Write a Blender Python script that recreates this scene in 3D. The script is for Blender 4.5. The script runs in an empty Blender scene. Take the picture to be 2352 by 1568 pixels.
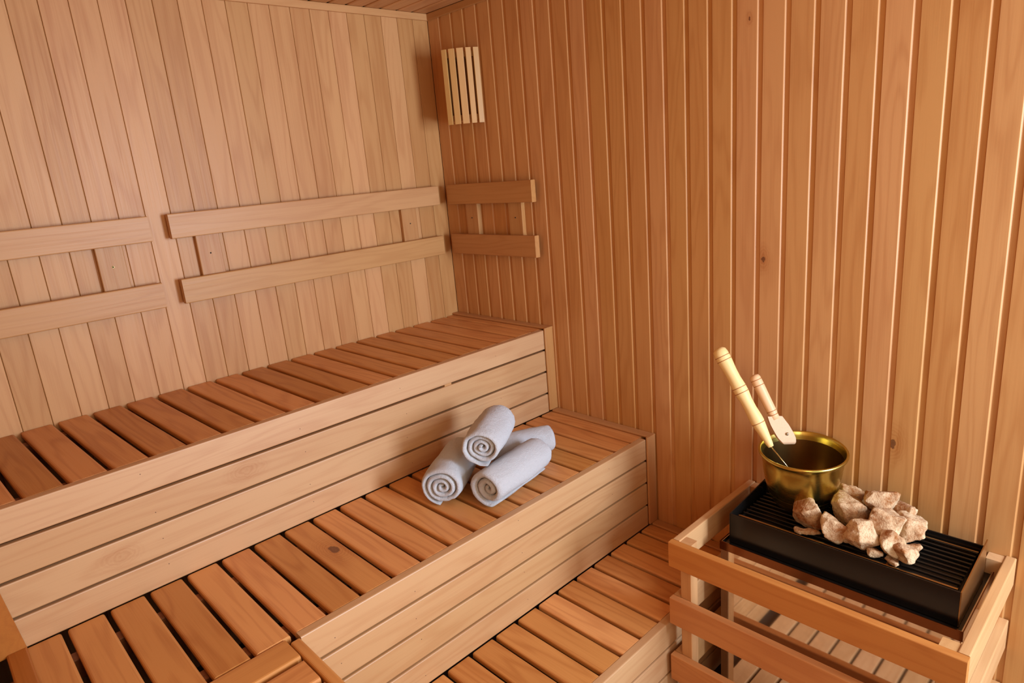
import bpy, bmesh, math, random
from mathutils import Vector, Matrix, noise

C = bpy.context.scene.collection
S = bpy.context.scene
rnd = random.Random(7)

# ------------------------------------------------------------------ camera
CAM = (-2.14628, -2.73129, 1.54549)
YAW, PITCH, ROLL, FPX = 0.74486, -0.26132, -0.08583, 1511.1
fw = Vector((math.sin(YAW)*math.cos(PITCH), math.cos(YAW)*math.cos(PITCH), math.sin(PITCH)))
rt = Vector((math.cos(YAW), -math.sin(YAW), 0)); up = rt.cross(fw)
r2 = rt*math.cos(ROLL) + up*math.sin(ROLL)
u2 = -rt*math.sin(ROLL) + up*math.cos(ROLL)
cd = bpy.data.cameras.new('camera')
cam = bpy.data.objects.new('camera', cd); C.objects.link(cam)
cd.sensor_width = 36.0; cd.sensor_fit = 'HORIZONTAL'; cd.lens = FPX/2352*36.0
cd.clip_start = 0.01
M3 = Matrix((r2, u2, -fw)).transposed()
cam.matrix_world = Matrix.Translation(CAM) @ M3.to_4x4()
S.camera = cam

# ------------------------------------------------------------------ light
S.view_settings.view_transform = 'Standard'
S.view_settings.look = 'None'
S.view_settings.gamma = 1.0
S.view_settings.use_curve_mapping = False
S.view_settings.exposure = -0.2
W = bpy.data.worlds.new('world'); S.world = W; W.use_nodes = True
W.node_tree.nodes['Background'].inputs[0].default_value = (0.92, 0.97, 1.0, 1)
W.node_tree.nodes['Background'].inputs[1].default_value = 1.1

def area(name, loc, sx, sy, power, col, rot):
    d = bpy.data.lights.new(name, 'AREA'); d.shape = 'RECTANGLE'
    d.size = sx; d.size_y = sy; d.energy = power; d.color = col
    o = bpy.data.objects.new(name, d); C.objects.link(o)
    o.location = loc; o.rotation_euler = rot
    return o
# daylight through the glass door in the front wall, plus an added warm fill
area('door_daylight', (-0.38, -4.10, 1.36), 0.66, 1.2, 108, (0.82, 0.99, 1.24), (math.radians(90), 0, 0))
area('warm_fill', (-1.70, -3.06, 1.35), 0.66, 1.3, 17, (1.0, 0.80, 0.52), (math.radians(90), 0, 0))

# ------------------------------------------------------------------ materials
def new_mat(name):
    m = bpy.data.materials.new(name); m.use_nodes = True
    nt = m.node_tree; b = nt.nodes['Principled BSDF']
    return m, nt, b

def nd(nt, t, **kw):
    n = nt.nodes.new(t)
    for k, v in kw.items(): setattr(n, k, v)
    return n

def mth(nt, op, a, b=None, c=None, clamp=False):
    n = nt.nodes.new('ShaderNodeMath'); n.operation = op; n.use_clamp = clamp
    for i, v in enumerate((a, b, c)):
        if v is None: continue
        if isinstance(v, (int, float)): n.inputs[i].default_value = v
        else: nt.links.new(v, n.inputs[i])
    return n.outputs[0]

def mixc(nt, fac, a, b, mode='MIX'):
    n = nt.nodes.new('ShaderNodeMix'); n.data_type = 'RGBA'; n.blend_type = mode
    for s, v in ((0, fac), (6, a), (7, b)):
        if isinstance(v, (int, float)): n.inputs[s].default_value = v
        elif isinstance(v, tuple): n.inputs[s].default_value = (*v, 1) if len(v) == 3 else v
        else: nt.links.new(v, n.inputs[s])
    return n.outputs[2]

def noi(nt, vec, scale, detail=2.0, rough=0.5):
    n = nt.nodes.new('ShaderNodeTexNoise')
    n.inputs['Scale'].default_value = scale; n.inputs['Detail'].default_value = detail
    n.inputs['Roughness'].default_value = rough
    nt.links.new(vec, n.inputs['Vector'])
    return n.outputs['Fac']

def srgb(r, g, b):
    f = lambda c: (c/255/12.92) if c/255 <= 0.04045 else ((c/255+0.055)/1.055)**2.4
    return (f(r), f(g), f(b))

def wood(name, axis, light, dark, var=0.16, line=0.35, rough=0.45, spec=0.35):
    m, nt, b = new_mat(name)
    L = nt.links.new
    tc = nd(nt, 'ShaderNodeTexCoord'); oi = nd(nt, 'ShaderNodeObjectInfo')
    off = nd(nt, 'ShaderNodeVectorMath', operation='MULTIPLY_ADD')
    cmb = nd(nt, 'ShaderNodeCombineXYZ')
    for i in range(3): L(oi.outputs['Random'], cmb.inputs[i])
    L(cmb.outputs[0], off.inputs[0]); off.inputs[1].default_value = (31.7, 17.3, 23.9)
    L(tc.outputs['Object'], off.inputs[2])
    def scaled(along, across):
        mp = nd(nt, 'ShaderNodeVectorMath', operation='MULTIPLY')
        v = [across]*3; v['XYZ'.index(axis)] = along
        mp.inputs[1].default_value = v
        L(off.outputs[0], mp.inputs[0]); return mp.outputs[0]
    n1 = noi(nt, scaled(0.9, 9.0), 1.0, 2.5, 0.45)
    rings = mth(nt, 'SINE', mth(nt, 'MULTIPLY', n1, 62.0))
    rings = mth(nt, 'POWER', mth(nt, 'MULTIPLY_ADD', rings, 0.5, 0.5), 2.2)
    fib = noi(nt, scaled(3.0, 260.0), 1.0, 3.0, 0.6)
    blot = noi(nt, scaled(1.1, 5.0), 1.0, 2.0, 0.5)
    # knots set on single boards through object properties
    ka = nd(nt, 'ShaderNodeAttribute', attribute_type='OBJECT', attribute_name='knot')
    kr = nd(nt, 'ShaderNodeAttribute', attribute_type='OBJECT', attribute_name='knot_radius')
    sub = nd(nt, 'ShaderNodeVectorMath', operation='SUBTRACT')
    L(tc.outputs['Object'], sub.inputs[0]); L(ka.outputs['Vector'], sub.inputs[1])
    sq = nd(nt, 'ShaderNodeVectorMath', operation='MULTIPLY')
    v = [1.0]*3; v['XYZ'.index(axis)] = 0.55; sq.inputs[1].default_value = v
    L(sub.outputs[0], sq.inputs[0])
    ln = nd(nt, 'ShaderNodeVectorMath', operation='LENGTH'); L(sq.outputs[0], ln.inputs[0])
    dist = mth(nt, 'ADD', ln.outputs['Value'], mth(nt, 'MULTIPLY', mth(nt, 'SUBTRACT', noi(nt, tc.outputs['Object'], 60.0, 2.0), 0.5), 0.012))
    rel = mth(nt, 'DIVIDE', dist, mth(nt, 'ADD', kr.outputs['Fac'], 1e-5))
    kmask = mth(nt, 'SUBTRACT', 1.0, rel, clamp=True)
    krings = mth(nt, 'MULTIPLY', mth(nt, 'MULTIPLY_ADD', mth(nt, 'SINE', mth(nt, 'MULTIPLY', dist, 900.0)), 0.5, 0.5), kmask)
    kcore = mth(nt, 'GREATER_THAN', kmask, 0.82)
    fac = mth(nt, 'ADD', mth(nt, 'MULTIPLY', rings, line*0.75), mth(nt, 'MULTIPLY', mth(nt, 'SUBTRACT', fib, 0.5), 0.55))
    fac = mth(nt, 'ADD', fac, mth(nt, 'MULTIPLY', mth(nt, 'SUBTRACT', blot, 0.45), 0.9))
    fac = mth(nt, 'ADD', fac, mth(nt, 'MULTIPLY', mth(nt, 'ADD', krings, kmask), 0.42), clamp=True)
    col = mixc(nt, fac, light, dark)
    wn = nd(nt, 'ShaderNodeTexWhiteNoise', noise_dimensions='1D'); L(oi.outputs['Random'], wn.inputs['W'])
    hsv = nd(nt, 'ShaderNodeHueSaturation')
    L(col, hsv.inputs['Color'])
    L(mth(nt, 'MULTIPLY_ADD', wn.outputs['Value'], 2*var, 1.0-1.15*var), hsv.inputs['Value'])
    L(mth(nt, 'MULTIPLY_ADD', oi.outputs['Random'], 0.003, 0.4995), hsv.inputs['Hue'])
    L(mth(nt, 'MULTIPLY_ADD', wn.outputs['Value'], -0.06, 1.03), hsv.inputs['Saturation'])
    col = mixc(nt, mth(nt, 'MULTIPLY', kcore, 0.75), hsv.outputs[0], (0.10, 0.03, 0.012))
    L(col, b.inputs['Base Color'])
    L(mth(nt, 'MULTIPLY_ADD', fib, 0.2, rough-0.1), b.inputs['Roughness'])
    b.inputs['Specular IOR Level'].default_value = spec
    bp = nd(nt, 'ShaderNodeBump'); bp.inputs['Strength'].default_value = 0.12; bp.inputs['Distance'].default_value = 0.0006
    L(mth(nt, 'ADD', fib, mth(nt, 'MULTIPLY', rings, 0.25)), bp.inputs['Height']); L(bp.outputs[0], b.inputs['Normal'])
    return m

LT, DK = srgb(198, 145, 92), srgb(164, 100, 50)
SL, SD = srgb(212, 146, 83), srgb(174, 102, 49)
PL, PD = srgb(200, 152, 92), srgb(180, 126, 70)
wood_wall = wood('alder_wall_board', 'Z', LT, DK, 0.10)
wood_wall_r = wood('alder_wall_board_warm', 'Z', srgb(199, 142, 85), srgb(168, 103, 51), 0.06)
wood_ceil = wood('alder_ceiling_board', 'Y', LT, DK, 0.12)
slat_y = wood('slat_wood_along_depth', 'Y', SL, SD, 0.15, 0.5)
slat_x = wood('slat_wood_along_width', 'X', SL, SD, 0.13, 0.4)
floor_x = wood('floor_slat_wood', 'X', srgb(204, 164, 122), srgb(178, 128, 84), 0.07, 0.3)
face_x = wood('riser_wood', 'X', srgb(196, 151, 104), srgb(172, 115, 66), 0.05, 0.35, 0.5, 0.8)
face_y = wood('riser_wood_return', 'Y', SL, SD, 0.08, 0.4)
rail_x = wood('backrest_wood_x', 'X', srgb(194, 144, 92), srgb(166, 108, 60), 0.04, 0.3)
rail_y = wood('backrest_wood_y', 'Y', srgb(186, 132, 80), srgb(158, 98, 50), 0.04, 0.3)
trim_x = wood('trim_wood_x', 'X', LT, DK, 0.05, 0.2)
trim_y = wood('trim_wood_y', 'Y', srgb(184, 130, 78), DK, 0.05, 0.2)
trim_z = wood('trim_wood_z', 'Z', srgb(184, 130, 78), DK, 0.05, 0.2)
block_z = wood('block_wood', 'Z', srgb(190, 140, 88), DK, 0.06, 0.3)
guard_x = wood('guard_wood_x', 'X', srgb(200, 150, 100), srgb(172, 114, 66), 0.04, 0.3)
guard_y = wood('guard_wood_y', 'Y', srgb(192, 126, 68), srgb(160, 86, 40), 0.04, 0.35)
guard_z = wood('guard_wood_z', 'Z', srgb(200, 150, 100), srgb(172, 114, 66), 0.04, 0.3)
trim_dark = wood('trim_wood_amber', 'Y', srgb(178, 108, 48), srgb(150, 82, 32), 0.05, 0.2)
pale_z = wood('lamp_slat_wood', 'Z', PL, PD, 0.05, 0.15)
pale_x = wood('lamp_plate_wood', 'X', PL, PD, 0.05, 0.15)
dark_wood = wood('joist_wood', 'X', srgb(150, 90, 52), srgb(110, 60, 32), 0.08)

def plain(name, col, rough=0.5, metal=0.0, spec=0.5, nstr=0.0, nscale=50):
    m, nt, b = new_mat(name)
    b.inputs['Metallic'].default_value = metal
    b.inputs['Roughness'].default_value = rough
    b.inputs['Specular IOR Level'].default_value = spec
    tc = nd(nt, 'ShaderNodeTexCoord')
    n = noi(nt, tc.outputs['Object'], nscale, 3.0)
    c2 = tuple(x*0.82 for x in col)
    nt.links.new(mixc(nt, n, col, c2), b.inputs['Base Color'])
    if nstr:
        bp = nd(nt, 'ShaderNodeBump'); bp.inputs['Strength'].default_value = nstr; bp.inputs['Distance'].default_value = 0.001
        nt.links.new(n, bp.inputs['Height']); nt.links.new(bp.outputs[0], b.inputs['Normal'])
    return m

backing_mat = plain('dark_backing', (0.10, 0.05, 0.025), 0.8)
black_metal = plain('black_enamel', (0.007, 0.0055, 0.0045), 0.26, 0.0, 0.6, 0.05, 300)
steel = plain('polished_steel', (0.80, 0.68, 0.56), 0.05, 1.0)
rim_mat = plain('brown_rim_steel', (0.22, 0.085, 0.035), 0.16, 1.0)
bronze = plain('heat_tinted_steel', (0.55, 0.36, 0.16), 0.3, 1.0, 0.5, 0.05, 80)
screw_mat = plain('brass_screw', (0.62, 0.52, 0.22), 0.3, 1.0)
hole_mat = plain('screw_recess', (0.012, 0.008, 0.006), 0.7)
nail_mat = plain('nail_head', (0.10, 0.045, 0.03), 0.5)
rivet_mat = plain('rivet_metal', (0.50, 0.46, 0.34), 0.22, 1.0)
strap_mat = plain('pale_leather', srgb(222, 182, 144), 0.6, 0, 0.3, 0.1, 250)
groove_mat = plain('burnt_ring', srgb(176, 110, 56), 0.6)
handle_pale = wood('handle_pale_wood', 'Z', srgb(228, 192, 126), srgb(216, 168, 98), 0.02, 0.12, 0.5)
handle_pink = wood('handle_pink_wood', 'Z', srgb(222, 176, 132), srgb(204, 150, 106), 0.02, 0.2, 0.5)
dark_brass = plain('brass_painted_dark', (0.34, 0.19, 0.055), 0.3, 1.0, 0.5, 0.05, 60)  # brown reflections inside the bucket, painted into the brass colour
wire_mat = plain('brass_wire', (0.62, 0.50, 0.24), 0.25, 1.0)
plaster = plain('plain_timber_shell', srgb(200, 140, 92), 0.6)

# brushed brass
brass, nt, b = new_mat('brushed_brass')
b.inputs['Metallic'].default_value = 1.0
tc = nd(nt, 'ShaderNodeTexCoord'); mp = nd(nt, 'ShaderNodeVectorMath', operation='MULTIPLY')
mp.inputs[1].default_value = (8, 8, 420); nt.links.new(tc.outputs['Object'], mp.inputs[0])
n = noi(nt, mp.outputs[0], 1.0, 3.0); n2 = noi(nt, tc.outputs['Object'], 14.0, 3.0)
nt.links.new(mixc(nt, n2, (0.60, 0.48, 0.13), (0.50, 0.37, 0.08)), b.inputs['Base Color'])
nt.links.new(mth(nt, 'MULTIPLY_ADD', n, 0.16, 0.17), b.inputs['Roughness'])
bp = nd(nt, 'ShaderNodeBump'); bp.inputs['Strength'].default_value = 0.08; bp.inputs['Distance'].default_value = 0.0005
nt.links.new(n, bp.inputs['Height']); nt.links.new(bp.outputs[0], b.inputs['Normal'])

# white terry cloth
terry, nt, b = new_mat('white_terry')
tc = nd(nt, 'ShaderNodeTexCoord')
n = noi(nt, tc.outputs['Object'], 420.0, 2.0, 0.7); n2 = noi(nt, tc.outputs['Object'], 60.0, 3.0)
nt.links.new(mixc(nt, n, (0.62, 0.62, 0.64), (0.74, 0.74, 0.76)), b.inputs['Base Color'])
b.inputs['Roughness'].default_value = 0.95; b.inputs['Specular IOR Level'].default_value = 0.1
b.inputs['Sheen Weight'].default_value = 0.3
bp = nd(nt, 'ShaderNodeBump'); bp.inputs['Strength'].default_value = 1.0; bp.inputs['Distance'].default_value = 0.006
nt.links.new(mth(nt, 'MULTIPLY_ADD', n2, 0.8, n), bp.inputs['Height']); nt.links.new(bp.outputs[0], b.inputs['Normal'])

# pitted stone, cream with rust patches
stone_m, nt, b = new_mat('cream_rust_stone')
tc = nd(nt, 'ShaderNodeTexCoord'); oi = nd(nt, 'ShaderNodeObjectInfo')
add = nd(nt, 'ShaderNodeVectorMath', operation='ADD'); cm = nd(nt, 'ShaderNodeCombineXYZ')
sc = mth(nt, 'MULTIPLY', oi.outputs['Random'], 40.0)
for i in range(3): nt.links.new(sc, cm.inputs[i])
nt.links.new(tc.outputs['Object'], add.inputs[0]); nt.links.new(cm.outputs[0], add.inputs[1])
na = noi(nt, add.outputs[0], 16.0, 4.0, 0.6); nb = noi(nt, add.outputs[0], 110.0, 4.0, 0.7); nc = noi(nt, add.outputs[0], 260.0, 2.0)
fa = mth(nt, 'MULTIPLY', mth(nt, 'SUBTRACT', mth(nt, 'MULTIPLY_ADD', nb, 0.5, na), 0.62), 3.2, clamp=True)
c1 = mixc(nt, fa, srgb(210, 178, 138), srgb(150, 92, 48))
pit = mth(nt, 'MULTIPLY', mth(nt, 'SUBTRACT', 0.38, nc), 6.0, clamp=True)
nt.links.new(mixc(nt, pit, c1, srgb(120, 74, 44)), b.inputs['Base Color'])
b.inputs['Roughness'].default_value = 0.92; b.inputs['Specular IOR Level'].default_value = 0.15
bp = nd(nt, 'ShaderNodeBump'); bp.inputs['Strength'].default_value = 0.8; bp.inputs['Distance'].default_value = 0.004
nt.links.new(mth(nt, 'MULTIPLY_ADD', nc, 0.5, nb), bp.inputs['Height']); nt.links.new(bp.outputs[0], b.inputs['Normal'])

# ------------------------------------------------------------------ helpers
def link(name, me, parent=None, loc=(0, 0, 0), rot=None):
    o = bpy.data.objects.new(name, me); C.objects.link(o)
    if parent is not None: o.parent = parent
    o.location = loc
    if rot is not None: o.rotation_euler = rot
    return o

def thing(name, label, cat, loc=(0, 0, 0), group=None):
    o = bpy.data.objects.new(name, None); C.objects.link(o); o.location = loc
    o.empty_display_size = 0.05
    o['label'] = label; o['category'] = cat
    if group: o['group'] = group
    return o

def tag(o, label, cat, group=None):
    o['label'] = label; o['category'] = cat
    if group: o['group'] = group
    return o

def struct(o): o['kind'] = 'structure'; return o

def prism(name, prof, axis, length, mat, smooth=False):
    """profile of (a, b) pairs run along an axis, centred on it; a, b are the two other axes in XYZ order"""
    n = len(prof); vs = []
    for s in (-0.5, 0.5):
        for a, bb in prof:
            t = s*length
            vs.append({'X': (t, a, bb), 'Y': (a, t, bb), 'Z': (a, bb, t)}[axis])
    fs = [tuple(range(n)), tuple(range(n, 2*n))]
    fs += [(i, (i+1) % n, n+(i+1) % n, n+i) for i in range(n)]
    me = bpy.data.meshes.new(name); me.from_pydata(vs, [], fs)
    bm = bmesh.new(); bm.from_mesh(me); bmesh.ops.recalc_face_normals(bm, faces=bm.faces); bm.to_mesh(me); bm.free()
    me.materials.append(mat)
    return me

def rrect(w, h, r, seg=2):
    pts = []
    for cx, cy, a0 in ((w/2-r, h/2-r, 0), (-w/2+r, h/2-r, 90), (-w/2+r, -h/2+r, 180), (w/2-r, -h/2+r, 270)):
        for i in range(seg+1):
            a = math.radians(a0+90*i/seg); pts.append((cx+r*math.cos(a), cy+r*math.sin(a)))
    return pts

_bars = {}
def bar(name, lo, hi, axis, mat, parent=None, r=0.003, seg=2):
    """a rounded timber from corner lo to corner hi, grain along axis"""
    d = [hi[i]-lo[i] for i in range(3)]; c = [(hi[i]+lo[i])/2 for i in range(3)]
    i = 'XYZ'.index(axis); oth = [k for k in range(3) if k != i]
    key = (name, axis, mat.name, r, seg) + tuple(round(x, 5) for x in d)
    if key not in _bars:
        rr = min(r, 0.49*min(d[oth[0]], d[oth[1]]))
        _bars[key] = prism(name, rrect(d[oth[0]], d[oth[1]], rr, seg), axis, d[i], mat)
    p = Vector(c)
    if parent is not None: p = p - parent.location
    return link(name, _bars[key], parent, p)

def lathe(name, prof, mat, n=48, smooth=True):
    vs, fs = [], []
    for r, z in prof:
        for k in range(n):
            a = 2*math.pi*k/n; vs.append((r*math.cos(a), r*math.sin(a), z))
    for i in range(len(prof)-1):
        for k in range(n):
            fs.append((i*n+k, i*n+(k+1) % n, (i+1)*n+(k+1) % n, (i+1)*n+k))
    me = bpy.data.meshes.new(name); me.from_pydata(vs, [], fs)
    bm = bmesh.new(); bm.from_mesh(me)
    bmesh.ops.remove_doubles(bm, verts=bm.verts, dist=1e-6)
    bmesh.ops.recalc_face_normals(bm, faces=bm.faces); bm.to_mesh(me); bm.free()
    me.materials.append(mat)
    if smooth: me.shade_smooth()
    return me

def knot(o, at, radius): o['knot'] = [float(x) for x in at]; o['knot_radius'] = float(radius)

# ------------------------------------------------------------------ dimensions
FL = -0.40                      # floor
H1, H2 = 0.4013, 0.8017         # lower and upper bench tops
YU, YL, YS = -0.678, -1.2274, -1.635   # bench and step fronts
XW = -2.225                     # left wall face
YF = -3.0                       # front wall
ZC = 2.274                      # ceiling face
P = 0.088                       # board pitch

# ------------------------------------------------------------------ room shell
def shell(name, lo, hi, mat=backing_mat):
    o = bar(name, lo, hi, 'Z', mat, None, 0.0005, 1); struct(o); return o
wall_back = shell('wall_back', (XW-0.05, 0.016, FL-0.06), (0.05, 0.05, ZC+0.05))
wall_right = shell('wall_right', (0.016, YF-0.1, FL-0.06), (0.05, 0.016, ZC+0.05))
wall_left = shell('wall_left', (XW-0.05, YF-0.1, FL-0.06), (XW-0.016, 0.016, ZC+0.05))
ceiling = shell('ceiling', (XW-0.05, YF-0.1, ZC+0.016), (0.016, 0.016, ZC+0.05))
floor = shell('floor', (XW-0.015, YF-0.1, FL-0.06), (0.0155, 0.0155, FL-0.03))
# front wall behind the camera: solid pieces round a door opening and an added fill-light gap
wall_front = struct(bpy.data.objects.new('wall_front', None)); C.objects.link(wall_front)
for lo, hi in (((XW, YF-0.03, FL), (-2.06, YF, ZC)), ((-2.06, YF-0.03, FL), (-1.34, YF, 0.68)),
               ((-2.06, YF-0.03, 2.02), (-1.34, YF, ZC)), ((-1.34, YF-0.03, FL), (-1.26, YF, ZC)),
               ((-1.26, YF-0.03, 2.12), (-0.02, YF, ZC)), ((-0.02, YF-0.03, FL), (0.0, YF, ZC))):
    bar('panel', lo, hi, 'Z', wood_wall, wall_front, 0.001, 1)

LEN = ZC-FL; ZM = (ZC+FL)/2
# back wall: narrow V joints
prof = [(-0.0435, 0.0016), (-0.0419, 0.0), (0.0419, 0.0), (0.0435, 0.0016), (0.0435, 0.010), (0.0442, 0.010), (0.0442, 0.015), (-0.0442, 0.015), (-0.0442, 0.010), (-0.0435, 0.010)]
me = prism('board', prof, 'Z', LEN, wood_wall)
for k in range(0, 25):
    x0 = -0.0006-0.08835*k
    o = link('board', me, wall_back, Vector((x0-0.0442, 0, ZM))-wall_back.location)
# right wall: wide recessed joints with the tongue showing
prof = [(0.0, 0.0715), (0.0, 0.0048), (0.0006, 0.0034), (0.0042, 0.0003), (0.0048, 0.0), (0.0050, 0.0), (0.0050, -0.0165), (0.015, -0.0165), (0.015, 0.0715), (0.0018, 0.0715), (0.0005, 0.0712)]
me = prism('board', prof, 'Z', LEN, wood_wall_r)
me1 = prism('board', [(a, 0.0834 if bb > 0.05 else bb) for a, bb in prof[:-2]], 'Z', LEN, wood_wall_r)
for k in range(1, 36):
    y = 0.0044-P*k
    o = link('board', me if k > 1 else me1, wall_right, Vector((0, y, ZM))-wall_right.location)
    if k == 20: knot(o, (0, 0.060, 1.166-ZM+0.0), 0.035)
    if k == 25: knot(o, (0, 0.066, 0.60-ZM), 0.05)
    if k == 19: knot(o, (0, 0.03, 1.93-ZM), 0.016)
# left wall (seen edge-on at the frame's border) and ceiling
prof = [(0.0, 0.0435), (0.0016, 0.0442), (0.015, 0.0442), (0.015, -0.0442), (0.0016, -0.0442), (0.0, -0.0435)]
me = prism('board', [(-a, bb) for a, bb in prof], 'Z', LEN, wood_wall)
for k in range(35):
    link('board', me, wall_left, Vector((XW, -0.044-0.0885*k, ZM))-wall_left.location)
prof = [(0.0715, 0.0), (0.0028, 0.0), (0.0, 0.0028), (0.0, 0.0065), (-0.0165, 0.0065), (-0.0165, 0.015), (0.0715, 0.015)]
me = prism('board', prof, 'Y', 3.0, wood_ceil)
for k in range(26):
    link('board', me, ceiling, Vector((0.004-P*k-0.088, -1.5, ZC))-ceiling.location)
# floor slats along x
for k in range(17):
    y1 = -1.679-0.0812*k
    if y1 < YF+0.0: break
    bar('slat', (XW+0.01, y1-0.0812+0.011, FL-0.022), (-0.012, y1, FL), 'X', floor_x, floor, 0.003, 1)

# trims
n = [0]
def trim(lo, hi, axis, mat, r=0.003):
    n[0] += 1
    return struct(bar('trim_%d' % n[0], lo, hi, axis, mat, None, r, 2))
trim((XW, -0.012, 2.243), (-0.0005, -0.0003, ZC-0.0005), 'X', trim_x)
trim((-0.012, YF+0.01, 2.2425), (-0.0003, -0.0125, ZC-0.0005), 'Y', trim_y)
trim((-0.043, YU-0.010, H2+0.0002), (-0.0003, -0.002, H2+0.011), 'Y', trim_y, 0.005)
trim((-0.054, YU-0.011, H1+0.012), (-0.0003, YU-0.0003, H2+0.0108), 'Z', trim_z, 0.004)
trim((-0.043, YL-0.010, H1+0.0002), (-0.0003, YU-0.0115, H1+0.011), 'Y', trim_y, 0.005)
trim((-0.057, YL-0.011, 0.012), (-0.0003, YL-0.0003, H1+0.0108), 'Z', trim_z, 0.004)
trim((-0.043, YS-0.004, 0.0002), (-0.0003, YL-0.0115, 0.011), 'Y', trim_y, 0.005)
trim((-2.165, -1.90, H1+0.0002), (-2.118, YU-0.013, H1+0.011), 'Y', trim_dark, 0.005)
trim((XW+0.0003, -0.014, H2+0.001), (-2.200, -0.0003, 2.2425), 'Z', trim_z)
# slanted scribe post at the left end of the upper riser
me = bpy.data.meshes.new('trim_10')
q = [(-2.222, H1+0.001), (-2.118, H1+0.001), (-2.1365, 0.583), (-2.157, H2+0.011), (-2.222, H2+0.011)]
vs = [(x, y, z) for y in (YU-0.012, YU-0.0003) for x, z in q]
fs = [(0, 1, 2, 3, 4), (9, 8, 7, 6, 5)] + [(i, (i+1) % 5, 5+(i+1) % 5, 5+i) for i in range(5)]
me.from_pydata(vs, [], fs); me.materials.append(trim_dark)
bm = bmesh.new(); bm.from_mesh(me); bmesh.ops.recalc_face_normals(bm, faces=bm.faces)
bmesh.ops.bevel(bm, geom=list(bm.edges), offset=0.003, segments=2, affect='EDGES'); bm.to_mesh(me); bm.free()
struct(link('trim_10', me))
struct(bar('baseboard_right', (-0.014, YF+0.02, FL+0.001), (-0.0004, YS-0.03, FL+0.06), 'Y', guard_y))

# ------------------------------------------------------------------ benches
def nail(parent, x, y, z):
    key = 'nail'
    if key not in _bars:
        _bars[key] = lathe('nail', [(0.0, -0.0008), (0.0012, -0.0008), (0.0014, 0.0), (0.0, 0.0)], nail_mat, 8)
    return link('nail', _bars[key], parent, Vector((x, y, z))-parent.location, (math.radians(90), 0, 0))

def skew_slat(parent, xb, xf, w, y0, y1, top, th, mat):
    """a slat from (xb, y0) at the back to (xf, y1) in front; xb, xf are its right edge"""
    L = math.hypot(xf-xb, y1-y0); ang = math.atan2(xf-xb, -(y1-y0))
    key = ('slat', round(w, 4), round(L, 3), th, mat.name)
    if key not in _bars: _bars[key] = prism('slat', rrect(w, th, 0.0072, 3), 'Y', L, mat)
    cx, cy = (xb+xf)/2-w/2, (y0+y1)/2
    return link('slat', _bars[key], parent, Vector((cx, cy, top-th/2))-parent.location, (0, 0, ang))

TH = 0.024
upper = thing('upper_bench', 'upper wooden sauna bench of red brown slats along the planked back wall', 'bench', (-1.1, -0.34, H1))
xs = [(-0.096-0.1102*k, -0.096-0.1084*k) for k in range(-1, 21)]
for i, (xb, xf) in enumerate(xs):
    w = 0.0935
    if i == 0:
        bar('slat', (-0.084, -0.6475, H2-TH), (-0.002, -0.004, H2), 'Y', slat_y, upper, 0.0072, 3); continue
    if xf-w < XW+0.004 or xb-w < XW+0.004: 
        continue
    skew_slat(upper, xb, xf, w, -0.005, -0.6465, H2, TH, slat_y)
XR = -0.0545
def riser(parent, y, zs, x0, x1, mat=face_x, th=0.022, top_th=0.030):
    out = []
    for i, (z1, z0) in enumerate(zs):
        t = top_th if i == 0 else th
        if i == 0: bar('back_panel', (x0, y+max(th, top_th)+0.0005, zs[-1][1]), (x1, y+max(th, top_th)+0.0045, z1-0.034), 'X', dark_wood, parent, 0.0005, 1)  # dark sheet added so no light shows through the riser gaps
        out.append(bar('front_board' if i == 0 else 'riser_board', (x0, y, z0), (x1, y+t, z1), 'X', mat, parent, 0.0035, 2))
    return out
ub = riser(upper, YU, [(H2, 0.711), (0.703, 0.6055), (0.5975, 0.4995), (0.4915, 0.4035)], XW+0.002, XR+0.002)
lf = (XW+0.002+XR+0.002)/2
knot(ub[1], (-1.465-lf, 0, 0.01), 0.05); knot(ub[2], (-1.86-lf, 0, 0.0), 0.045)
for x in (-0.35, -0.85, -1.27, -1.75, -2.15):
    bar('batten', (x-0.02, YU+0.0352, H1+0.002), (x+0.02, YU+0.070, H2-TH-0.003), 'Z', trim_z, upper)
bar('spacer', (-0.640, YU+0.004, 0.7015), (-0.605, YU+0.0295, 0.7125), 'X', rail_x, upper, 0.001, 1)
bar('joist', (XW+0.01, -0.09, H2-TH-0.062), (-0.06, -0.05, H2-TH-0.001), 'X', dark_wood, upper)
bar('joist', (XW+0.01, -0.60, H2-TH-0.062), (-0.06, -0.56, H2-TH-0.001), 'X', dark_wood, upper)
rn = random.Random(3)
for i, zz in enumerate((0.757, 0.654, 0.548, 0.448)):
    for x in (-0.35, -0.85, -1.27, -1.75):
        nail(upper, x+rn.uniform(-0.012, 0.012), YU-0.0002, zz+rn.uniform(-0.02, 0.02))

lower = thing('lower_bench', 'lower wooden bench with the white towels on it, pale riser boards in front', 'bench', (-0.9, -0.95, 0))
for k in range(-1, 20):
    xr = -0.120-0.1067*k
    if k == -1:
        bar('slat', (-0.1075, YL+0.031, H1-TH), (-0.003, YU-0.0015, H1), 'Y', slat_y, lower, 0.0072, 3); continue
    if xr-0.095 < XW+0.003: break
    o = bar('slat', (xr-0.0922, YL+0.031, H1-TH), (xr, YU-0.0015, H1), 'Y', slat_y, lower, 0.0072, 3)
    if k == 11: knot(o, (0.01, 0.02, TH/2), 0.075)
lb = riser(lower, YL, [(H1, 0.309), (0.301, 0.207), (0.199, 0.103), (0.095, 0.0035)], -1.5985, -0.0565)
for x in (-0.30, -0.80, -1.25, -1.57):
    bar('batten', (x-0.02, YL+0.0352, 0.002), (x+0.02, YL+0.070, H1-TH-0.003), 'Z', trim_z, lower)
bar('joist', (XW+0.01, -0.80, H1-TH-0.062), (-0.06, -0.76, H1-TH-0.001), 'X', dark_wood, lower)
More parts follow.
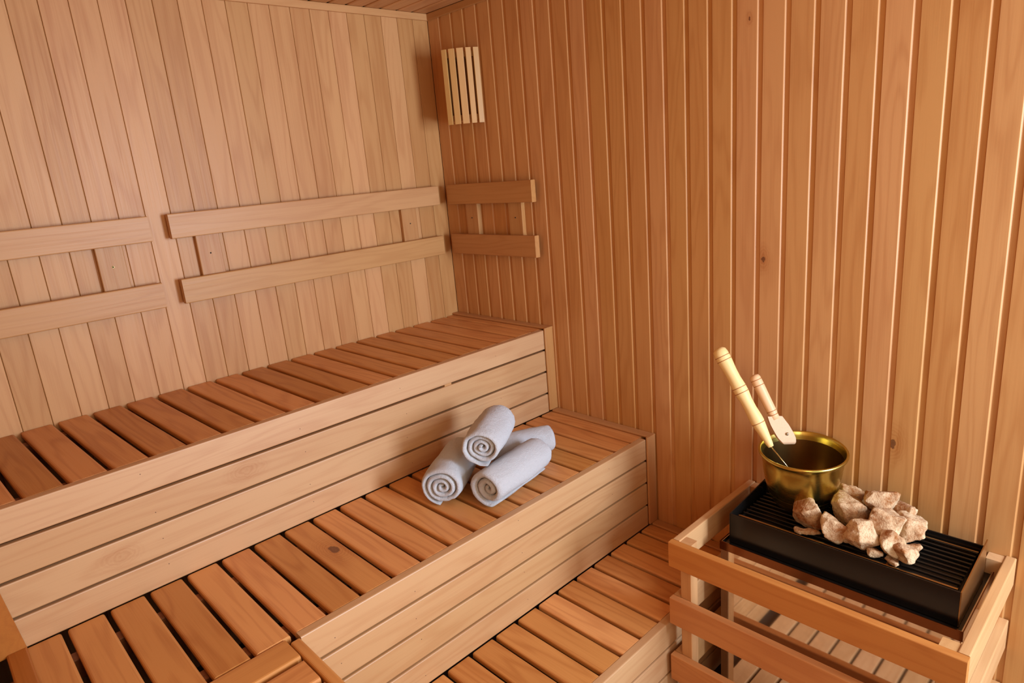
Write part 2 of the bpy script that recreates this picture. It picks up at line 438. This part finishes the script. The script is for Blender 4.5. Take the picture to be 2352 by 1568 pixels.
bar('joist', (XW+0.01, -1.15, H1-TH-0.062), (-0.06, -1.11, H1-TH-0.001), 'X', dark_wood, lower)
for zz in (0.355, 0.253, 0.15, 0.05):
    for x in (-0.30, -0.80, -1.25, -1.50):
        nail(lower, x+rn.uniform(-0.012, 0.012), YL-0.0002, zz+rn.uniform(-0.02, 0.02))

side = thing('side_bench', 'short bench return at the bottom edge with slats running sideways behind an edge board', 'bench', (-1.9, -1.9, FL))
bar('edge_board', (-1.628, YF+0.35, H1-0.092), (-1.600, YL+0.0005, H1), 'Y', face_y, side, 0.006, 3)
for i in range(7):
    z1 = 0.3010-0.1020*i; z0 = max(z1-0.094, FL+0.002)
    bar('riser_board', (-1.622, YF+0.35, z0), (-1.600, YL-0.001, z1), 'Y', face_y, side, 0.0035, 2)
bar('back_panel', (-1.6280, YF+0.35, FL+0.002), (-1.6240, YL-0.001, H1-0.10), 'Y', dark_wood, side, 0.0005, 1)  # added to keep light from leaking in under the bench
bar('end_panel', (XW+0.006, YF+0.350, FL+0.002), (-1.6285, YF+0.356, H1-0.1), 'X', dark_wood, side, 0.0005, 1)  # unseen panel added to shut light out of the open bench end
for k in range(13):
    y1 = YL+0.028-0.1085*k
    if y1 < YF+0.45: break
    bar('slat', (XW+0.006, y1-0.0935, H1-TH), (-1.6345 if k else -1.632, y1, H1), 'X', slat_x, side, 0.0072, 3)
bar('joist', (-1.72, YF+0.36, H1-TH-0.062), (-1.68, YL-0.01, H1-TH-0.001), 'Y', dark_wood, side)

step = thing('step_platform', 'lowest slatted step platform in front of the lower bench beside the heater', 'step', (-0.8, -1.43, FL))
for k in range(-1, 15):
    xr = -0.121-0.1057*k
    if k == -1:
        bar('slat', (-0.1085, YS+0.030, -TH), (-0.003, YL-0.0015, 0), 'Y', slat_y, step, 0.0072, 3); continue
    if xr < -1.62: break
    bar('slat', (max(xr-0.0918, -1.597), YS+0.030, -TH), (xr, YL-0.0015, 0), 'Y', slat_y, step, 0.0072, 3)
riser(step, YS, [(0.0, -0.095), (-0.103, -0.198), (-0.206, -0.300), (-0.308, FL+0.002)], -1.597, -0.003)
for x in (-0.55, -1.0, -1.45):
    bar('batten', (x-0.02, YS+0.0352, FL+0.002), (x+0.02, YS+0.070, -TH-0.003), 'Z', trim_z, step)

# ------------------------------------------------------------------ backrests
def screw(parent, x, y, z, face, brass_ring=True):
    rot = (math.radians(90), 0, 0) if face == 'y' else (0, math.radians(-90), 0)
    r = 0.0048 if brass_ring else 0.003
    o = link('screw', lathe('screw', [(0.0, 0.0004), (r*0.45, 0.0004), (r*0.55, 0.0016), (r*0.85, 0.0018), (r, 0.0), (0.0, -0.001)], screw_mat if brass_ring else hole_mat, 16), parent, Vector((x, y, z))-parent.location, rot)
    h = link('screw_recess', lathe('screw_recess', [(0.0, 0.0012), (r*0.45, 0.0012), (r*0.45, 0.0003), (0, 0.0003)], hole_mat, 12), o)
    return o
RT = 0.027   # rail thickness
def backrest_x(label, x0, x1, blocks, ring):
    t = thing('backrest', label, 'backrest', ((x0+x1)/2, 0, 1.30), 'slatted backrests on the walls')
    for z0, z1 in ((1.383, 1.475), (1.135, 1.229)):
        bar('rail', (x0, -0.022-RT, z0), (x1, -0.0222, z1), 'X', rail_x, t, 0.0035, 2)
    for bx0, bx1 in blocks:
        bar('support_block', (bx0, -0.022, 1.16), (bx1, -0.0003, 1.45), 'Z', block_z, t, 0.002, 1)
        screw(t, (bx0+bx1)/2, -0.0222, 1.31, 'y', ring)
    return t
backrest_x('long two-rail wooden backrest on the back wall nearest the room corner', -1.353, -0.083, [(-1.262, -1.172), (-0.30, -0.212)], False)
backrest_x('two-rail wooden backrest cut by the edge of the photo, left on the back wall', -2.20, -1.422, [(-1.607, -1.518)], True)
t = thing('backrest', 'short two-rail backrest on the side wall under the lamp shade', 'backrest', (0, -0.36, 1.30), 'slatted backrests on the walls')
for z0, z1, y0, y1 in ((1.380, 1.476, -0.663, -0.071), (1.135, 1.233, -0.663, -0.071)):
    bar('rail', (-0.022-RT, y0, z0), (-0.0222, y1, z1), 'Y', rail_y, t, 0.0035, 2)
for y0, y1 in ((-0.26, -0.172), (-0.567, -0.478)):
    bar('support_block', (-0.022, y0, 1.16), (-0.0003, y1, 1.45), 'Z', block_z, t, 0.002, 1)
    screw(t, -0.0222, (y0+y1)/2, 1.311, 'x', False)

# ------------------------------------------------------------------ lamp shade in the corner
lamp = thing('lamp_shade', 'small pale slatted lamp shade high in the room corner', 'lamp shade', (-0.04, -0.25, 1.75))
A = Vector((-0.001, -0.348)); B = Vector((-0.131, -0.262))
B = A + Vector((-0.707, 0.707))*0.168
dirv = (B-A).normalized(); nrm = Vector((-dirv.y, dirv.x))
if nrm.y > 0: nrm = -nrm
def plate(name, z0, z1):
    pts = [(A.x, A.y+0.006), (B.x*0.55+A.x*0.45+nrm.x*-0.002, B.y*0.55+A.y*0.45+nrm.y*-0.002), (B.x+0.003, B.y), (-0.001, B.y+0.116)]
    me = bpy.data.meshes.new(name)
    m_ = len(pts)
    me.from_pydata([(x, y, z) for z in (z0, z1) for x, y in pts], [], [tuple(range(m_)), tuple(range(2*m_-1, m_-1, -1))]+[(i, (i+1) % m_, m_+(i+1) % m_, m_+i) for i in range(m_)])
    bm = bmesh.new(); bm.from_mesh(me); bmesh.ops.recalc_face_normals(bm, faces=bm.faces); bm.to_mesh(me); bm.free()
    me.materials.append(pale_x)
    o = link(name, me, lamp, -lamp.location)
    return o
q = [(B.x+0.004, B.y-0.003), (-0.001, B.y+0.122), (-0.001, B.y+0.130), (B.x+0.001, B.y+0.004)]
me = prism('side_panel', q, 'Z', 0.245, pale_z); link('side_panel', me, lamp, Vector((0, 0, 1.910))-lamp.location)
plate('bottom_plate', 1.762, 1.786); plate('top_plate', 2.034, 2.058)
Lw = 0.168
widths = (0.026, 0.025, 0.031, 0.028, 0.024)
cents = (0.013, 0.046, 0.083, 0.121, 0.156)
for w, c in zip(widths, cents):
    bow = 0.020*(1-((c-Lw/2)/(Lw/2))**2)
    p = A + dirv*c + nrm*(0.004+bow)
    ang = math.atan2(dirv.y, dirv.x) + 0.55*((c-Lw/2)/(Lw/2))*-1*0.8
    key = ('lslat', w)
    if key not in _bars: _bars[key] = prism('slat', rrect(w, 0.010, 0.002, 2), 'Z', 0.322, pale_z)
    link('slat', _bars[key], lamp, Vector((p.x, p.y, 1.907))-lamp.location, (0, 0, ang))

# ------------------------------------------------------------------ sauna heater
heater = thing('sauna_heater', 'steel sauna heater with a long black stone tray, inside the wooden guard', 'heater', (-0.19, -2.085, FL))
def sheet_box(name, lo, hi, t, mat, parent, bottom=None, bot_mat=None):
    """open box of thin sheet with real wall thickness"""
    (x0, y0, z0), (x1, y1, z1) = lo, hi
    b0 = z0 if bottom is None else bottom
    o8 = [(x0, y0), (x1, y0), (x1, y1), (x0, y1)]; i8 = [(x0+t, y0+t), (x1-t, y0+t), (x1-t, y1-t), (x0+t, y1-t)]
    vs = [(x, y, z0) for x, y in o8] + [(x, y, z1) for x, y in o8] + [(x, y, z1) for x, y in i8] + [(x, y, b0+t) for x, y in i8]
    fs = [(3, 2, 1, 0)]
    for k in range(4):
        l = (k+1) % 4
        fs += [(k, l, 4+l, 4+k), (4+k, 4+l, 8+l, 8+k), (8+k, 8+l, 12+l, 12+k)]
    fs += [(12, 13, 14, 15)]
    me = bpy.data.meshes.new(name); me.from_pydata(vs, [], fs); me.materials.append(mat)
    if bot_mat:
        me.materials.append(bot_mat)
        for i in range(3, len(fs), 3): me.polygons[i].material_index = 1
        me.polygons[len(fs)-1].material_index = 1
    return link(name, me, parent, -parent.location)
BX0, BX1, BY0, BY1, BZ = -0.373, -0.022, -2.427, -1.745, 0.285
sheet_box('body', (BX0, BY0, -0.30), (BX1, BY1, BZ), 0.003, steel, heater, 0.274, black_metal)
sheet_box('rim', (BX0-0.003, BY0-0.003, 0.257), (BX1+0.003, BY1+0.003, BZ+0.002), 0.0025, rim_mat, heater)
for x in (BX0+0.03, BX1-0.03):
    for y in (BY0+0.04, BY1-0.04):
        bar('leg', (x-0.015, y-0.015, FL+0.001), (x+0.015, y+0.015, -0.3), 'Z', black_metal, heater, 0.003)
bar('junction_box', (-0.30, -1.86, FL+0.03), (-0.12, -1.752, -0.302), 'Z', black_metal, heater, 0.004)
TX0, TX1, TY0, TY1, T0, T1 = -0.350, -0.085, -2.413, -1.763, 0.279, 0.383
bar('tray_front', (TX0, TY0+0.004, T0), (TX0+0.004, TY1-0.004, T1), 'Y', black_metal, heater, 0.001, 1)
bar('tray_back', (TX1-0.004, TY0+0.004, T0), (TX1, TY1-0.004, T1+0.004), 'Y', black_metal, heater, 0.001, 1)
bar('tray_floor', (TX0+0.005, TY0+0.005, T0+0.045), (TX1-0.005, TY1-0.005, T0+0.048), 'Y', black_metal, heater, 0.0005, 1)
def end_plate(y0, y1, mat):
    q = [(TX0, T0), (TX1+0.0, T0), (TX1+0.0, T1+0.026), (TX1-0.012, T1+0.024), (TX0, T1)]
    vs = [(x, y, z) for y in (y0, y1) for x, z in q]
    fs = [(0, 1, 2, 3, 4), (9, 8, 7, 6, 5)]+[(i, (i+1) % 5, 5+(i+1) % 5, 5+i) for i in range(5)]
    me = bpy.data.meshes.new('end_plate'); me.from_pydata(vs, [], fs)
    bm = bmesh.new(); bm.from_mesh(me); bmesh.ops.recalc_face_normals(bm, faces=bm.faces); bm.to_mesh(me); bm.free()
    me.materials.append(mat)
    return link('end_plate', me, heater, -heater.location)
end_plate(TY0, TY0+0.003, bronze); end_plate(TY1-0.003, TY1, black_metal)
GZ = 0.368
NB = 10
for k in range(NB):
    x = TX0+0.040+(TX1-0.016-TX0-0.040)*k/(NB-1)
    key = 'gbar'
    if key not in _bars: _bars[key] = prism('grate_bar', rrect(0.006, 0.008, 0.0025, 2), 'Y', TY1-TY0-0.035, black_metal)
    link('grate_bar', _bars[key], heater, Vector((x, (TY0+TY1)/2, GZ-0.004))-heater.location)
for y in (TY0+0.02, -2.225, -2.02, TY1-0.02):
    bar('cross_bar', (TX0+0.034, y-0.003, GZ-0.014), (TX1-0.010, y+0.003, GZ-0.0075 if y != -2.225 else GZ+0.003), 'X', bronze if y == -2.225 else black_metal, heater, 0.001, 1)
for x in (TX0+0.034, TX1-0.012):
    bar('frame_bar', (x-0.003, TY0+0.016, GZ-0.012), (x+0.003, TY1-0.016, GZ+0.001), 'Y', bronze, heater, 0.001, 1)

# guard
guard = thing('heater_guard', 'low wooden rail guard around the sauna heater', 'guard', (-0.27, -2.06, FL))
GX, GY0, GY1, RTK = -0.541, -2.472, -1.652, 0.026
for z0, z1 in ((0.238, 0.328), (0.019, 0.119), (-0.205, -0.105)):
    for nm, lo, hi, ax, m in (('front_rail', (GX, GY0+RTK*0, z0), (GX+RTK, GY1, z1), 'Y', guard_y),
                          ('side_rail', (GX+RTK+0.0003, GY0, z0), (-0.0008, GY0+RTK, z1), 'X', guard_x),
                          ('side_rail', (GX+RTK+0.0003, GY1-RTK, z0), (-0.0008, GY1, z1), 'X', guard_x)):
        bar(nm, lo, hi, ax, m, guard, 0.003, 2)
for x in (GX+RTK+0.0004, -0.0415):
    for y in (GY0+RTK+0.0004, GY1-RTK-0.0404):
        bar('leg', (x, y, FL+0.001), (x+0.04, y+0.04, 0.3245), 'Z', guard_z, guard, 0.002, 1)

o = link('screw_hole', lathe('screw_hole', [(0.0, 0.0), (0.006, 0.0), (0.006, 0.0012), (0.0, 0.0012)], hole_mat, 16), guard, Vector((-0.030, GY1-RTK-0.0003, 0.300))-guard.location, (math.radians(90), 0, 0))
# ------------------------------------------------------------------ bucket and ladles
BC = Vector((-0.142, -1.907, GZ+0.006)); BH = 0.208
bucket = thing('bucket', 'round brass bucket standing on the heater grate against the wall', 'bucket', BC)
R = 0.136
bucket.rotation_euler = (math.radians(1.8), math.radians(-3.4), 0)
outer = [(0.0, 0.0), (0.060, 0.0), (0.070, 0.003), (0.084, 0.016), (0.096, 0.036), (0.1030, 0.054), (0.1034, 0.0555), (0.1029, 0.057), (0.1042, 0.059), (0.1125, 0.090), (0.1195, 0.130), (0.1230, 0.164), (0.1245, 0.180), (0.1275, 0.188)]
lip = [(R+0.0045*math.cos(a)-0.004, BH-0.008+0.006*math.sin(a)) for a in [math.radians(d) for d in (-120, -80, -40, 0, 40, 80, 120, 160)]]
inner = [(0.1250, 0.191), (0.1220, 0.178), (0.1200, 0.160), (0.1160, 0.124), (0.108, 0.085), (0.099, 0.054), (0.091, 0.034), (0.080, 0.016), (0.068, 0.007), (0.0, 0.005)]
link('shell', lathe('shell', outer+lip+inner[:2], brass, 72), bucket)
link('inner_wall', lathe('inner_wall', inner[1:], dark_brass, 72), bucket)

def handle_mesh(prof, mat): return lathe('handle', prof, mat, 24)
FAT = 1.18
def aim(a, b2):
    d = (Vector(b2)-Vector(a)); return d.length, d.to_track_quat('Z', 'Y').to_euler()
def ladle_parts(t, a, b2, prof, rings, mat):
    L, e = aim(a, b2)
    o = link('handle', handle_mesh([(r*FAT, z*L) for r, z in prof], mat), t, Vector(a)-t.location, e)
    for z in rings:
        r = None
        for (r0, z0), (r1, z1) in zip(prof, prof[1:]):
            if z0 <= z <= z1 and z1 > z0: r = FAT*(r0+(r1-r0)*(z-z0)/(z1-z0))
        w = 0.0012
        link('groove', lathe('groove', [(r-0.001, -w), (r+0.0003, -w), (r+0.0003, w), (r-0.001, w)], groove_mat, 24), o, (0, 0, z*L))
    return o
la, lb2 = Vector((-0.228, -1.842, 0.597)), Vector((-0.230, -1.655, 0.903))
ladle = thing('ladle', 'longer pale yellow ladle with burnt rings on its handle, leaning in the brass bucket', 'ladle', la)
prof = [(0.0, 0.0), (0.0075, 0.0), (0.0095, 0.03), (0.0165, 0.20), (0.0185, 0.25), (0.0185, 0.29), (0.0165, 0.38), (0.0165, 0.46), (0.0195, 0.54), (0.0195, 0.60), (0.0175, 0.68), (0.0178, 0.76), (0.0205, 0.87), (0.0205, 0.94), (0.0185, 0.975), (0.012, 0.995), (0.0, 1.0)]
ladle_parts(ladle, la, lb2, prof, (0.235, 0.545, 0.595, 0.875, 0.915), handle_pale)
# wire going down to a small brass bowl in the bucket
dw = (la-lb2).normalized()
wl = 0.12
L, e = aim(la+dw*wl+Vector((0.02, -0.02, 0)), la)
link('wire', lathe('wire', [(0, 0), (0.0022, 0), (0.0022, L), (0, L)], wire_mat, 10), ladle, la+dw*wl+Vector((0.02, -0.02, 0))-ladle.location, e)
link('bowl', lathe('bowl', [(0, 0), (0.018, 0.002), (0.028, 0.012), (0.031, 0.026), (0.029, 0.026), (0.026, 0.013), (0.016, 0.004), (0, 0.003)], brass, 32), ladle, la+dw*wl+Vector((0.042, -0.045, -0.032))-ladle.location)

sa, sb = Vector((-0.165, -1.826, 0.668)), Vector((-0.165, -1.748, 0.808))  # short turned handle with a strap, owner not known
short_handle = thing('ladle', 'shorter pinkish turned handle with a riveted leather loop on the bucket rim', 'ladle', sa)
prof = [(0.0, 0.0), (0.0125, 0.0), (0.0125, 0.10), (0.0135, 0.18), (0.0140, 0.45), (0.0150, 0.80), (0.0148, 0.92), (0.012, 0.975), (0.0, 1.0)]
ladle_parts(short_handle, sa, sb, prof, (0.10, 0.18, 0.76, 0.88), handle_pink)
# folded strap: a U loop hanging from the handle's end
ax = (sa-sb).normalized()
side_v = Vector((0.64, -0.77, 0)).normalized()          # strap width direction
thick = ax.cross(side_v).normalized()
if thick.x > 0: thick = -thick
path = []
LT_, HW = 0.080, 0.013
for i in range(6): path.append((thick*HW*(0.75+0.05*i), -0.010+LT_*i/5*0.92))
for i in range(1, 8):
    a = math.pi*i/8; path.append((thick*HW*math.cos(a), LT_*0.9+HW*0.9*math.sin(a)))
for i in range(6): path.append((thick*-HW*(1.0-0.05*i), LT_*0.92*(1-i/5)-0.010*i/5))
vs, fs = [], []
hw2 = 0.0285
for i, (off, s) in enumerate(path):
    c0 = sa + ax*s + off + Vector((0, 0, -0.0025*max(0, s/LT_)**2*2)) + side_v*0.006*(max(0, s)/LT_)
    j0, j1 = max(0, i-1), min(len(path)-1, i+1)
    tg = ((path[j1][0]-path[j0][0]) + ax*(path[j1][1]-path[j0][1])).normalized()
    nn = tg.cross(side_v).normalized()*0.0013
    w_ = hw2*(0.80+0.20*min(1, max(0, s+0.01)/(LT_*0.4)))*math.sqrt(max(0.1, 1-(max(0, s-LT_*0.66)/(LT_*0.46))**2))
    for q in (c0-side_v*w_-nn, c0+side_v*w_-nn, c0+side_v*w_+nn, c0-side_v*w_+nn): vs.append(q-short_handle.location)
for i in range(len(path)-1):
    for k in range(4):
        l = (k+1) % 4; fs.append((i*4+k, i*4+l, i*4+4+l, i*4+4+k))
fs += [(0, 1, 2, 3), tuple(4*(len(path)-1)+k for k in (3, 2, 1, 0))]
me = bpy.data.meshes.new('strap'); me.from_pydata(vs, [], fs); me.materials.append(strap_mat)
bm = bmesh.new(); bm.from_mesh(me); bmesh.ops.recalc_face_normals(bm, faces=bm.faces); bm.to_mesh(me); bm.free()
strap = link('strap', me, short_handle)
rv = sa + ax*LT_*0.66 + thick*(HW*1.0+0.001) + side_v*0.010
rq = thick.to_track_quat('Z', 'Y').to_euler()
link('rivet', lathe('rivet', [(0.0, 0.004), (0.0025, 0.0036), (0.0045, 0.002), (0.0052, 0.0), (0, -0.001)], rivet_mat, 20), strap, rv-short_handle.location, rq)

# ------------------------------------------------------------------ towels
def towel(name, label, a, b2, R, seed, turns=3.6, squash=0.93, roll0=0.0):
    a, b2 = Vector(a), Vector(b2)
    L = (b2-a).length; d = (b2-a).normalized()
    zv = Vector((0, 0, 1)); sv = d.cross(zv).normalized(); uv = sv.cross(d).normalized()
    rs = random.Random(seed)
    N = int(turns*34); r0 = 0.010
    pitch = (R-r0)/turns
    th = pitch*0.90
    loop = []
    hl = L/2
    e = 0.5*th
    for (ar, al) in ((-0.30, -1.0), (0.05, -1.04), (0.36, -1.0), (0.5, -0.95)): loop.append((ar, al))
    for al in (-0.8, -0.6, -0.4, -0.2, 0.0, 0.2, 0.4, 0.6, 0.8): loop.append((0.5, al))
    for (ar, al) in ((0.5, 0.95), (0.36, 1.0), (0.05, 1.04), (-0.30, 1.0), (-0.5, 0.95)): loop.append((ar, al))
    for al in (0.5, 0.0, -0.5): loop.append((-0.5, al))
    loop.append((-0.5, -0.95))
    m_ = len(loop); vs, fs = [], []
    cen = (a+b2)/2
    ends = [rs.uniform(-0.006, 0.006) for _ in range(12)]
    for i in range(N+1):
        tt = i/N*turns; ang = roll0 + 2*math.pi*tt
        r = r0 + pitch*tt
        jit = 0.010*noise.noise(Vector((tt*1.3, seed*3.1, 0.5))) - 0.006*(turns-tt)/turns
        fade = 1.0 if i < N-5 else max(0.25, (N-i)/5)
        for ar, al in loop:
            rr = r - th*0.5 + ar*th*fade + (0.5-0.5*fade)*0
            x = al*hl if abs(al) < 0.94 else math.copysign(hl*abs(al)+jit, al)
            wob = 0.0045*noise.noise(Vector((x*9, math.cos(ang)*1.6+seed, math.sin(ang)*1.6))) + 0.0028*noise.noise(Vector((x*45, math.cos(ang)*7+seed, math.sin(ang)*7)))
            rr2 = max(0.004, rr + wob*min(1, rr/R*1.3))
            bul = 1.0 - 0.05*(al*al)
            cy, cz = rr2*math.cos(ang)*1.03*bul, rr2*math.sin(ang)*squash*bul
            if cz < -0.86*R: cz = -0.86*R + (cz+0.86*R)*0.3
            vs.append(d*x + sv*cy + uv*cz)
    for i in range(N):
        for k in range(m_):
            l = (k+1) % m_; fs.append((i*m_+k, i*m_+l, (i+1)*m_+l, (i+1)*m_+k))
    fs += [tuple(range(m_))[::-1], tuple(N*m_+k for k in range(m_))]
    me = bpy.data.meshes.new(name); me.from_pydata(vs, [], fs); me.materials.append(terry)
    bm = bmesh.new(); bm.from_mesh(me); bmesh.ops.recalc_face_normals(bm, faces=bm.faces); bm.to_mesh(me); bm.free()
    me.shade_smooth()
    o = link(name, me, None, cen)
    tag(o, label, 'towel', 'rolled white towels on the lower bench')
    return o
RZ = H1+0.0735
towel('rolled_towel', 'rolled white towel lying nearest the upper bench riser, spiral end forward', (-0.930, -0.985, RZ), (-0.690, -0.820, RZ), 0.084, 1, roll0=-5.5)
towel('rolled_towel', 'rolled white towel lying nearest the bench edge with open hollow end', (-0.842, -1.125, RZ), (-0.520, -1.070, RZ), 0.084, 2, turns=2.6, roll0=1.2)
towel('rolled_towel', 'rolled white towel lying behind the stack, only its far end showing', (-0.60, -0.880, RZ-0.014), (-0.372, -0.988, RZ-0.014), 0.067, 3, roll0=0.4)
towel('rolled_towel', 'rolled white towel on top of the stack of towels', (-0.815, -1.085, H1+0.206), (-0.610, -0.955, H1+0.213), 0.080, 4, roll0=-5.1)

# ------------------------------------------------------------------ stones
def stone(label, c, dims, seed, rot):
    rs = random.Random(seed); bm = bmesh.new()
    for _ in range(16):
        v = Vector([rs.uniform(-1, 1) for _ in range(3)])
        mx = max(abs(x) for x in v); v = v/mx*rs.uniform(0.86, 1.0)
        v = v.lerp(v.normalized()*1.15, 0.35)
        bm.verts.new((v.x*dims[0]*0.6, v.y*dims[1]*0.6, v.z*dims[2]*0.56))
    r = bmesh.ops.convex_hull(bm, input=bm.verts)
    bmesh.ops.delete(bm, geom=[g for g in r['geom_interior'] if isinstance(g, bmesh.types.BMVert)], context='VERTS')
    bmesh.ops.dissolve_limit(bm, angle_limit=math.radians(14), verts=bm.verts, edges=bm.edges)
    bmesh.ops.remove_doubles(bm, verts=bm.verts, dist=0.012)
    bmesh.ops.dissolve_degenerate(bm, edges=bm.edges, dist=0.002)
    bmesh.ops.bevel(bm, geom=list(bm.edges), offset=0.003, segments=2, affect='EDGES', profile=0.5, clamp_overlap=True)
    bmesh.ops.triangulate(bm, faces=bm.faces)
    for _ in range(3):
        lng = [e for e in bm.edges if e.calc_length() > 0.009]
        if not lng: break
        bmesh.ops.subdivide_edges(bm, edges=lng, cuts=1); bmesh.ops.triangulate(bm, faces=bm.faces)
    bm.normal_update()
    for v in bm.verts:
        p = v.co*38 + Vector((seed, 0, 0)); p2 = v.co*130 + Vector((0, seed, 0))
        v.co += v.normal*(0.0050*noise.noise(p) + 0.0026*noise.noise(p2))
    me = bpy.data.meshes.new('sauna_stone'); bm.to_mesh(me); bm.free(); me.materials.append(stone_m); me.shade_smooth()
    o = link('sauna_stone', me, None, c, rot)
    # settle: drop or lift so the lowest point meets the grate for ground stones
    return tag(o, label, 'stone', 'sauna stones on the heater grate'), me
STONES = [
 ('blocky cream stone standing apart from the heap, beside the bucket', (-0.250, -1.978, 0.4135), (0.092, 0.080, 0.088), 11, (0.1, 0.05, 0.5), 1),
 ('cream stone leaning against the bucket at the back of the heap', (-0.085, -2.030, 0.412), (0.088, 0.075, 0.085), 12, (0.5, 0.3, 0.9), 0),
 ('large brown faced stone in the middle of the heap behind the front row', (-0.185, -2.085, 0.428), (0.105, 0.11, 0.082), 13, (0.2, 0.15, 0.3), 0),
 ('cream stone crowning the back of the heap against the wall', (-0.120, -2.140, 0.452), (0.10, 0.085, 0.075), 14, (0.25, 0.6, 0.4), 0),
 ('small pale wedge of stone peeping out behind the heap', (-0.105, -2.199, 0.430), (0.07, 0.06, 0.06), 15, (0.3, 0.4, 0.1), 0),
 ('large rough stone with a pitted reddish face on top of the heap', (-0.225, -2.172, 0.440), (0.098, 0.098, 0.092), 16, (0.5, 0.2, 0.7), 0),
 ('broad stone with a smooth tan top at the bare grate end of the heap', (-0.160, -2.240, 0.412), (0.095, 0.09, 0.075), 17, (0.35, -0.2, 0.6), 0),
 ('orange brown stone in the front row next to the blocky one', (-0.283, -2.066, 0.405), (0.075, 0.07, 0.075), 18, (0.1, 0.1, 0.3), 1),
 ('speckled cream stone in the middle of the front row', (-0.283, -2.140, 0.405), (0.078, 0.076, 0.08), 19, (0.15, 0.5, 0.8), 1),
 ('slanting slab of pale stone in the front row', (-0.260, -2.212, 0.410), (0.10, 0.075, 0.06), 20, (0.5, 0.35, 0.5), 0),
 ('little chip of tan stone under the broad smooth topped one', (-0.222, -2.262, 0.388), (0.045, 0.04, 0.034), 21, (0.2, 0.3, 0.2), 1),
 ('small squarish stone nearest the bare grate bars', (-0.283, -2.256, 0.392), (0.058, 0.055, 0.046), 22, (0.3, 0.2, 0.9), 1),
 ('thin flat chip of stone at the tray front below the slanting slab', (-0.302, -2.236, 0.379), (0.045, 0.036, 0.018), 23, (0.0, 0.1, 0.3), 1),
 ('thin flat sliver of stone at the foot of the blocky stone', (-0.300, -1.998, 0.379), (0.035, 0.07, 0.016), 24, (0.0, 0.05, 0.1), 1),
 ('small orange chip wedged low between two front row stones', (-0.298, -2.184, 0.381), (0.036, 0.045, 0.024), 25, (0.1, 0.2, 0.5), 1),
]
for lab, c, dims, seed, rot, ground in STONES:
    o, me = stone(lab, c, dims, seed, rot)
    if ground:
        Mx = o.rotation_euler.to_matrix()
        lo = min((Mx @ v.co).z for v in me.vertices)
        o.location.z = GZ + 0.001 - lo
